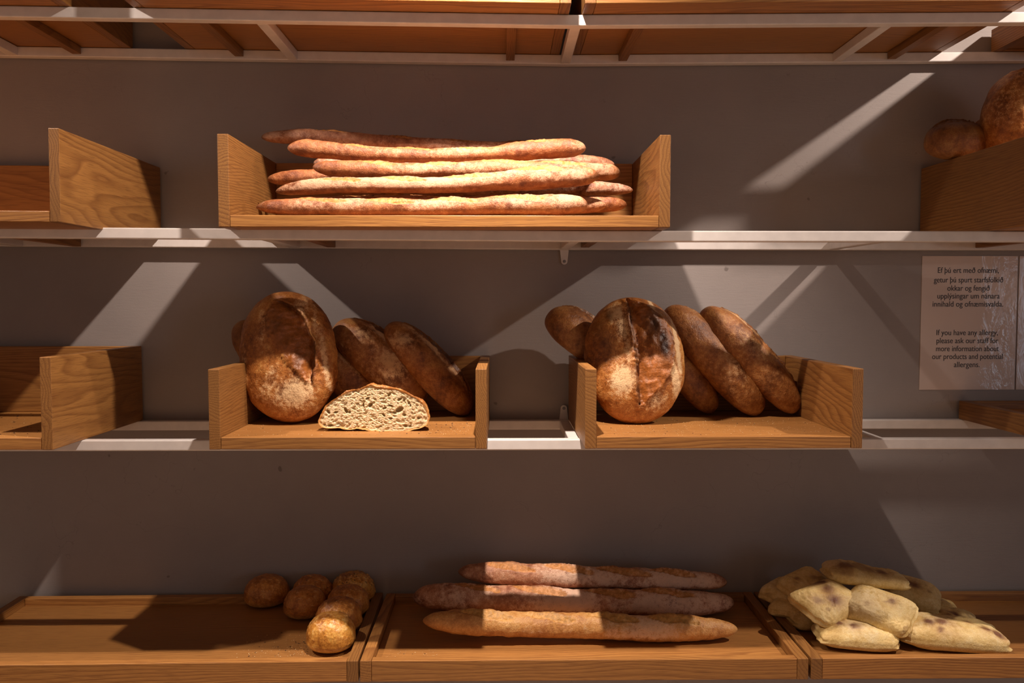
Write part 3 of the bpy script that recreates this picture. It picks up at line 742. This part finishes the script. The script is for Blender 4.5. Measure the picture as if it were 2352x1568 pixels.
    n1 = N(nt, 'ShaderNodeTexNoise', Scale=260.0, Detail=3.0); L(nt, tc.outputs['Object'], n1.inputs['Vector'])
    c = ramp(nt, n1.outputs[0], [(0.35, (0.68, 0.50, 0.25)), (0.6, (0.84, 0.71, 0.47))])
    c = mixc(nt, math_(nt, 'MULTIPLY', sp.outputs[2], 0.6), c, (0.42, 0.28, 0.11))
    c = mixc(nt, sp.outputs[0], c, (0.62, 0.31, 0.09))
    L(nt, c, b.inputs['Base Color']); b.inputs['Roughness'].default_value = 0.6
    b.inputs['Subsurface Weight'].default_value = 0.15; b.inputs['Subsurface Radius'].default_value = (0.004, 0.003, 0.0015)
    bump(nt, b, n1.outputs[0], 0.3, 0.0008)
    co = link('crumb', me, m, root); co['label'] = 'pale cut crumb full of holes'
    # crust shell going back
    nb = 60
    tt = np.linspace(0, 1, nb); depth = 0.092
    Sc = np.clip(1 - tt ** 2.6, 0.0002, 1) ** 0.5
    yy = tt * depth
    X = (Rr[None, :] * np.cos(A)[None, :]) * Sc[:, None]
    zc = np.sin(A)[None, :] * Rr[None, :]
    Zs = zc * Sc[:, None] + oz
    # keep the underside on the board
    low = zc.min()
    Zs = np.where(zc < 0, np.maximum(Zs, low + oz + 0.0) , Zs)
    shift = (1 - Sc)[:, None] * low * 0.75
    Zs = Zs + shift
    V = np.stack([X, np.repeat(yy[:, None], na, 1), Zs], -1).reshape(-1, 3)
    n_ = rg.fbm(V, 120, 4, 0.6).reshape(nb, na)
    V = V.reshape(nb, na, 3); V[1:, :, 0] *= 1 + 0.006 * n_[1:]; V[1:, :, 2] = np.maximum(V[1:, :, 2] + 0.0008 * n_[1:], 0.0003)
    V = V.reshape(-1, 3)
    mk = np.zeros((nb * na, 3)); mk[:, 1] = 0.25
    me = grid_mesh('crust', V, nb, na, True, mk, caps=False)
    link('crust', me, BAT, root)
half_loaf()

# ---- buns
GB = 'round buns on the left bottom tray'
def bun(px, pyb, rx, hpx, mat, seed, label, Y=None, seeds=0.0, name='bread_bun', asp=1.0, flour=0.2):
    z0 = ZF4 + 0.0003
    base = PZ(px, pyb, z0)          # contact line of the front of the bun
    Yc = Y if Y else base.y + 0.028
    r = rx * Yc / F; h = hpx * Yc / F
    rg = RNG(seed); nu, nv = 80, 110
    ph = np.linspace(0, math.pi, nu); th = np.linspace(0, 2 * math.pi, nv, endpoint=False)
    TH, PH = np.meshgrid(th, ph)
    s_ = np.sin(PH) ** 0.85; c_ = np.cos(PH)
    zz = np.where(c_ > 0, h * 0.62 * c_ ** 0.95 if False else h * 0.60 * np.abs(c_) ** 0.98, -h * 0.40 * np.abs(c_) ** 0.55)
    X = r * s_ * np.cos(TH); Yv = r * asp * s_ * np.sin(TH)
    B = np.stack([X, Yv, zz], -1).reshape(-1, 3)
    n1 = rg.fbm(B, 50, 3, 0.5).reshape(nu, nv); n2 = rg.waves(B, 650, 16).reshape(nu, nv)
    k = 1 + 0.009 * n1
    bl = 0.0005 * np.clip(n2, 0.2, 2) * (c_ > -0.2) * (1.0 + seeds)
    V = np.stack([X * k * (1 + bl / r), Yv * k * (1 + bl / r), zz * k + bl * c_], -1).reshape(-1, 3)
    V[:, 2] = np.maximum(V[:, 2], -h * 0.40)
    mask = np.zeros((nu, nv, 3))
    mask[..., 1] = np.clip(flour * sstep(0.2, 0.7, c_) + 0.5 * sstep(0.9, 1.6, n2) * (c_ > 0), 0, 1)
    sp = rg.waves(B, 900, 18).reshape(nu, nv)
    mask[..., 2] = 0.85 * seeds * sstep(1.3, 1.7, sp) * sstep(0.0, 0.4, c_)
    side = sstep(-0.05, -0.55, c_) * 1.0
    mask[..., 0] = side * 0.8
    me = grid_mesh(name, V, nu, nv, True, mask.reshape(-1, 3))
    o = link(name, me, mat); o.location = (P(px, pyb, Yc).x, Yc, z0 + h * 0.40)
    return tag(o, label, 'bread', GB)
bun(613, 1397, 51, 66, BUND, 71, 'bun standing alone at the left end of the bun group')
bun(700, 1426, 47, 70, BUND, 72, 'brown bun second from left, in front of another bun')
bun(718, 1399, 46, 68, BUND, 73, 'speckled bun tucked behind the second bun from left', seeds=0.7)
bun(812, 1393, 50, 70, BUN, 74, 'dark-seeded bun farthest back in the right-hand row', seeds=1.0, flour=0.35)
bun(800, 1424, 49, 70, BUND, 75, 'dark brown bun third from front in the right-hand row')
bun(779, 1462, 53, 78, BUND, 76, 'blistered brown bun just behind the golden front bun', seeds=0.3)
bun(761, 1503, 56, 84, BUN, 77, 'shiny golden bun frontmost in the right-hand row', flour=0.3)

# ---- ciabatta rolls
GC = 'ciabatta rolls piled on the right bottom tray'
def ciabatta(px, py, Y, yaw, pitch, roll, a_, b_, h, seed, label, spots=((0.0, 0.0, 0.3, 0.8),), skew=0.0, rest=False, pinch=1.0):
    rg = RNG(seed); nu, nv = 96, 150
    eta = np.linspace(-math.pi / 2, math.pi / 2, nu); om = np.linspace(0, 2 * math.pi, nv, endpoint=False)
    OM, ET = np.meshgrid(om, eta)
    sp_ = lambda v, e: np.sign(v) * np.abs(v) ** e
    e1, e2 = 0.40, 0.33
    X = sp_(np.cos(ET), e1) * sp_(np.cos(OM), e2); Yv = sp_(np.cos(ET), e1) * sp_(np.sin(OM), e2); Zv = sp_(np.sin(ET), 0.8)
    # domed top, flat underside, thinner ends
    dome = (1 - 0.20 * np.abs(X) ** 3) * (1 - 0.14 * np.abs(Yv) ** 3)
    z = np.where(Zv > 0, h * 1.25 * Zv * dome, h * 0.72 * Zv * (1 - 0.25 * np.abs(X) ** 3))
    # cut ends with a fold line: the skin overhangs a soft crease
    endm = sstep(0.80, 0.97, np.abs(X)) ; crease = np.exp(-((Zv - 0.10) / 0.22) ** 2)
    x = a_ * X * (1 - 0.075 * pinch * crease * sstep(0.7, 1.0, np.abs(X))) * (1 - 0.13 * np.clip(Zv, 0, 1) ** 1.5)
    y = b_ * Yv * (1 - 0.010 * pinch * np.exp(-((Zv - 0.15) / 0.15) ** 2) * sstep(0.7, 1.0, np.abs(Yv))) * (1 - 0.10 * np.clip(Zv, 0, 1) ** 1.5)
    x = x + skew * y
    B = np.stack([x, y, z], -1).reshape(-1, 3)
    n1 = rg.fbm(B, 42, 3, 0.5).reshape(nu, nv); n2 = rg.fbm(B, 230, 3, 0.55).reshape(nu, nv)
    z = z * (1 + 0.07 * n1) + 0.0005 * n2 * (Zv > -0.5); x = x * (1 + 0.022 * n1) + 0.0006 * n2 * endm; y = y * (1 + 0.025 * rg.fbm(B, 40, 2).reshape(nu, nv))
    mask = np.zeros((nu, nv, 3)); topm = sstep(0.15, 0.55, Zv)
    ch = np.zeros_like(z)
    for (sx, sy, sr, st) in spots:
        wv = 0.45 * rg.fbm(B, 120, 3).reshape(nu, nv)
        st = min(1.0, st * 1.25); d = np.hypot((X - sx) * a_, (Yv - sy) * b_) / (sr * b_) * (1 + 0.25 * wv)
        ch = np.maximum(ch, st * (sstep(1.0, 0.35, d)))
        mask[..., 0] = np.maximum(mask[..., 0], 0.55 * st * sstep(1.9, 0.6, d) * topm)
    ch = np.maximum(ch, 0.45 * sstep(1.5, 2.2, rg.fbm(B, 110, 3).reshape(nu, nv)))
    mask[..., 2] = ch * topm
    mask[..., 1] = np.clip(0.2 + 0.3 * n1, 0, 1) * topm
    V = np.stack([x, y, z], -1).reshape(-1, 3)
    from mathutils import Euler
    R3 = np.array(Euler((math.radians(roll), math.radians(pitch), math.radians(yaw)), 'XYZ').to_matrix())
    V = V @ R3.T
    c = P(px, py, Y)
    if rest: c.z = ZF4 + 0.0004 - V[:, 2].min()
    me = grid_mesh('ciabatta_roll', V, nu, nv, True, mask.reshape(-1, 3))
    o = link('ciabatta_roll', me, CIA); o.location = c
    return tag(o, label, 'bread', GC)
# yaw, pitch (+ lowers right end), roll (+ lifts the back edge)
ciabatta(1963, 1470, 1.542, -6, 2, 4, 0.077, 0.045, 0.0205, 81, 'squat roll at front left of the pile, small brown dots', ((-0.50, -0.30, 0.24, 0.9), (-0.15, -0.50, 0.24, 0.9), (-0.75, 0.1, 0.3, 0.7), (-0.35, 0.0, 0.14, 0.6)), rest=True)
ciabatta(2180, 1472, 1.535, -10, 2, 5, 0.098, 0.045, 0.0225, 82, 'longest roll at front right with several burnt spots', ((-0.22, -0.30, 0.32, 1.0), (-0.50, -0.35, 0.26, 0.8), (-0.30, -0.75, 0.22, 0.7), (0.05, -0.60, 0.20, 0.7), (0.66, -0.35, 0.34, 0.8), (0.82, -0.5, 0.3, 0.8), (0.0, 0.2, 0.22, 0.9), (0.40, 0.1, 0.2, 0.7)), rest=True)
ciabatta(1900, 1385, 1.580, 28, -6, 28, 0.066, 0.046, 0.0205, 83, 'tilted diamond-shaped roll with big brown patch on left of pile', ((-0.1, -0.25, 0.45, 0.9), (0.1, 0.3, 0.35, 0.7), (0.35, 0.8, 0.25, 0.9), (-0.6, 0.0, 0.3, 0.5)), skew=-0.25)
ciabatta(2019, 1404, 1.556, -32, 8, 30, 0.064, 0.046, 0.0215, 84, 'floury square-ended roll at the centre of the pile', ((0.3, 0.3, 0.22, 0.6), (0.0, 0.55, 0.16, 0.5), (-0.3, -0.4, 0.16, 0.35)), skew=0.15)
ciabatta(1988, 1325, 1.638, -6, 6, -2, 0.084, 0.039, 0.0195, 85, 'topmost roll of the pile with browned upper crust', ((-0.6, -0.4, 0.6, 0.7), (0.0, -0.5, 0.5, 0.6), (0.4, -0.3, 0.5, 0.7), (-0.1, 0.2, 0.5, 0.5)))
ciabatta(1852, 1345, 1.680, 32, -8, 14, 0.055, 0.042, 0.0190, 86, 'pale roll at upper left of the pile below the topmost one', ((0.2, -0.2, 0.3, 0.5), (-0.5, 0.2, 0.2, 0.5)))
ciabatta(1806, 1362, 1.710, 40, -4, 6, 0.056, 0.038, 0.0180, 87, 'leftmost roll of the pile, at the back beside the rim', ((0.2, 0.1, 0.25, 0.4),))
ciabatta(1812, 1397, 1.665, 58, 6, -4, 0.045, 0.034, 0.0180, 88, 'small roll end showing under the left side of the pile', ((0.0, 0.0, 0.2, 0.3),))
ciabatta(1868, 1442, 1.640, 10, 0, 0, 0.060, 0.040, 0.0180, 89, 'shaded roll underneath the diamond-shaped roll', ((-0.6, 0.2, 0.4, 0.7),), rest=True)
ciabatta(2094, 1366, 1.690, -24, 14, 12, 0.056, 0.044, 0.0215, 90, 'shaded roll at upper right of the pile with dark blotch', ((-0.1, -0.1, 0.5, 0.9),))
ciabatta(2150, 1399, 1.722, -20, 10, 0, 0.050, 0.038, 0.0190, 91, 'small pale roll at back right, mostly hidden', ((0.0, 0.0, 0.3, 0.3),))
ciabatta(2158, 1427, 1.655, -8, 4, 8, 0.080, 0.040, 0.0215, 92, 'dark spotted roll in shade behind the longest front roll', ((0.35, -0.2, 0.38, 1.0), (-0.1, -0.1, 0.28, 0.8), (-0.35, -0.4, 0.4, 0.6), (0.1, -0.5, 0.25, 0.6)))

# ------------------------------------------------------------------ crumbs (uncountable)
CR1 = simple('pale_crumb_bits', (0.70, 0.48, 0.24), 0.8)
CR2 = simple('burnt_crumb_bits', (0.06, 0.03, 0.018), 0.8)
def crumbs(regions, z, mat, seed, label, smin, smax, flat=0.4):
    "regions: (x0,x1,y0,y1,count)"
    r = random.Random(seed); verts = []; faces = []
    base = [(1,0,0),(-1,0,0),(0,1,0),(0,-1,0),(0,0,1),(0,0,-1)]
    fc = [(0,2,4),(2,1,4),(1,3,4),(3,0,4),(2,0,5),(1,2,5),(3,1,5),(0,3,5)]
    cx = (regions[0][0] + regions[0][1]) / 2; cy = (regions[0][2] + regions[0][3]) / 2
    for (x0, x1, y0, y1, n) in regions:
        for _ in range(n):
            s = smin + (smax - smin) * r.random() ** 3; a_ = r.uniform(0, 6.28)
            ca, sa = math.cos(a_), math.sin(a_); k = len(verts); ex = r.uniform(0.5, 1.6)
            X = r.uniform(x0, x1) - cx; Yy = r.uniform(y0, y1) - cy
            for (u, v, w) in base:
                u2, v2 = u * s * ex * r.uniform(.7, 1.2), v * s * r.uniform(.7, 1.2)
                verts.append((X + u2 * ca - v2 * sa, Yy + u2 * sa + v2 * ca, (w + 1) * s * flat))
            faces += [tuple(k + i for i in f) for f in fc]
    me = bpy.data.meshes.new('bread_crumbs'); me.from_pydata(verts, [], faces); me.update()
    o = link('bread_crumbs', me, mat, smooth=False); o.location = (cx, cy, z + 0.0002)
    return tag(o, label, 'crumbs', kind='stuff')
zf3 = ZB3 + 0.021
xl0, xl1 = xat(503, Y3, 1000), xat(1092, Y3, 1000)
xr0, xr1 = xat(1370, Y3, 1000), xat(1954, Y3, 1000)
crumbs([(xl0 + .01, xl1 - .01, 1.44, 1.58, 420), (xl1 - .14, xl1 - .01, 1.45, 1.62, 160)], zf3, CR1, 1, 'pale crumbs around the cut half loaf', 0.0003, 0.0011)
crumbs([(xl0 + .01, xl1 - .01, 1.45, 1.55, 60), (xl1 - .12, xl1 - .01, 1.46, 1.60, 80)], zf3, CR2, 2, 'dark crust flakes around the cut half loaf', 0.0004, 0.0022, 0.25)
crumbs([(xr0 + .01, xr1 - .01, 1.44, 1.64, 900)], zf3, CR1, 3, 'pale crumbs on floor of the box without a cut loaf', 0.0003, 0.0010)
crumbs([(xr0 + .01, xr1 - .01, 1.45, 1.64, 90)], zf3, CR2, 4, 'dark crust flakes on floor of the box without a cut loaf', 0.0004, 0.0016, 0.3)
xb = xat(95, Y3, 1000)
crumbs([(-1.22, xb - .03, 1.44, 1.75, 500)], zf3, CR1, 5, 'pale crumbs in the empty box at left edge', 0.0003, 0.0011)
crumbs([(-1.22, xb - .03, 1.44, 1.75, 420)], zf3, CR2, 6, 'dark crust flakes in the empty box at left edge', 0.0004, 0.0026, 0.25)
zf4 = ZF4
crumbs([(-0.50, -0.30, 1.47, 1.60, 260), (-0.42, -0.28, 1.50, 1.64, 200)], zf4, CR1, 7, 'pale seeds and crumbs beside the round buns', 0.0004, 0.0013)
crumbs([(-0.50, -0.30, 1.50, 1.62, 90), (-0.40, -0.29, 1.52, 1.62, 160)], zf4, CR2, 8, 'dark crumbs beside the round buns', 0.0004, 0.0016, 0.4)
crumbs([(-0.215, -0.12, 1.465, 1.53, 130), (-0.2, 0.5, 1.466, 1.48, 60)], zf4, CR1, 9, 'pale crumbs at front left corner of the middle bottom tray', 0.0003, 0.0011)
crumbs([(-0.215, -0.10, 1.465, 1.53, 22)], zf4, CR2, 10, 'dark crumbs at front left corner of the middle bottom tray', 0.0004, 0.0016, 0.4)

# ------------------------------------------------------------------ laminated notices
def laminate():
    m, nt, b = newmat('laminated_paper')
    tc = N(nt, 'ShaderNodeTexCoord')
    n = N(nt, 'ShaderNodeTexNoise', Scale=34.0, Detail=4.0, Roughness=0.6, Distortion=1.2)
    mp = N(nt, 'ShaderNodeMapping'); mp.inputs['Scale'].default_value = (1.0, 1.0, 0.6)
    L(nt, tc.outputs['Object'], mp.inputs[0]); L(nt, mp.outputs[0], n.inputs['Vector'])
    sep = N(nt, 'ShaderNodeSeparateXYZ'); L(nt, tc.outputs['Object'], sep.inputs[0])
    g = ramp(nt, math_(nt, 'MULTIPLY', sep.outputs[0], 5.0), [(0.55, 0.1), (1.0, 1.0)])
    b.inputs['Base Color'].default_value = (0.70, 0.59, 0.53, 1)
    b.inputs['Roughness'].default_value = 0.55
    b.inputs['Coat Weight'].default_value = 0.8; b.inputs['Coat Roughness'].default_value = 0.10
    h = math_(nt, 'MULTIPLY', n.outputs[0], g)
    bp = nt.nodes.new('ShaderNodeBump'); bp.inputs['Strength'].default_value = 1.0; bp.inputs['Distance'].default_value = 0.0035
    L(nt, h, bp.inputs['Height']); L(nt, bp.outputs[0], b.inputs['Coat Normal'])
    return m
LAM = laminate()
def sheet(x0, x1, z0, z1, label):
    r = empty('allergy_notice' , (x0, 1.7995, z0), label, 'notice')
    boards('laminated_sheet', [(0, x1 - x0, -0.0012, 0, 0, z1 - z0)], LAM, r, 0.0002, 1)
    return r
YS = 1.798
pa, pb = P(2111.5, 895, YS), P(2339, 587.5, YS)
NT = sheet(pa.x, pb.x, pa.z, pb.z, 'laminated allergy notice in two languages taped to the wall')
sh2 = sheet(pb.x + 0.0035, pb.x + 0.0035 + 0.21, pa.z, pb.z, 'second laminated sheet cut off at the right edge')
sh2.name = 'laminated_notice'
LINES = [('Ef \u00fe\u00fa ert me\u00f0 ofn\u00e6mi,', 2154, 2294, 622), ('getur \u00fe\u00fa spurt starfsf\u00f3lki\u00f0', 2145, 2304, 644),
         ('okkar og fengi\u00f0', 2176, 2273, 663), ('uppl\u00fdsingar um n\u00e1nara', 2153, 2296, 681), ('innihald og ofn\u00e6misvalda.', 2142, 2304, 699.5),
         ('If you have any allergy,', 2151, 2292, 765), ('please ask our staff for', 2151, 2293, 783.5), ('more information about', 2150, 2294, 802),
         ('our products and potential', 2141, 2303, 820), ('allergens.', 2191, 2250, 838.5)]
for (txt, xa, xb_, yc) in LINES:
    cu = bpy.data.curves.new('printed_text', 'FONT'); cu.body = txt; cu.size = 0.0185
    cu.offset = 0.0
    tmp = bpy.data.objects.new('tmp', cu); COL.objects.link(tmp)
    dg = bpy.context.evaluated_depsgraph_get()
    me = bpy.data.meshes.new_from_object(tmp.evaluated_get(dg))
    bpy.data.objects.remove(tmp, do_unlink=True)
    me.name = 'printed_text'
    co = np.empty(len(me.vertices) * 3, dtype=np.float32); me.vertices.foreach_get('co', co); co = co.reshape(-1, 3)
    A_, B_ = P(xa, yc, YS), P(xb_, yc, YS)
    sx = (B_.x - A_.x) / (co[:, 0].max() - co[:, 0].min())
    x = (co[:, 0] - co[:, 0].min()) * sx + (A_.x - NT.location.x)
    z = (co[:, 1] - 0.0045) * 0.93 + (A_.z - NT.location.z)
    out = np.stack([x, np.full_like(x, -0.00145), z], -1)
    me.vertices.foreach_set('co', out.astype(np.float32).ravel()); me.update()
    fs = [tuple(p_.vertices) for p_ in me.polygons]; nv_ = len(out)
    both = out.tolist() + [(q_[0] + 0.00028, q_[1] - 0.00002, q_[2]) for q_ in out.tolist()]
    me = bpy.data.meshes.new('printed_text'); me.from_pydata(both, [], fs + [tuple(i + nv_ for i in f_) for f_ in fs]); me.update()
    link('printed_text', me, INK, NT, smooth=False)
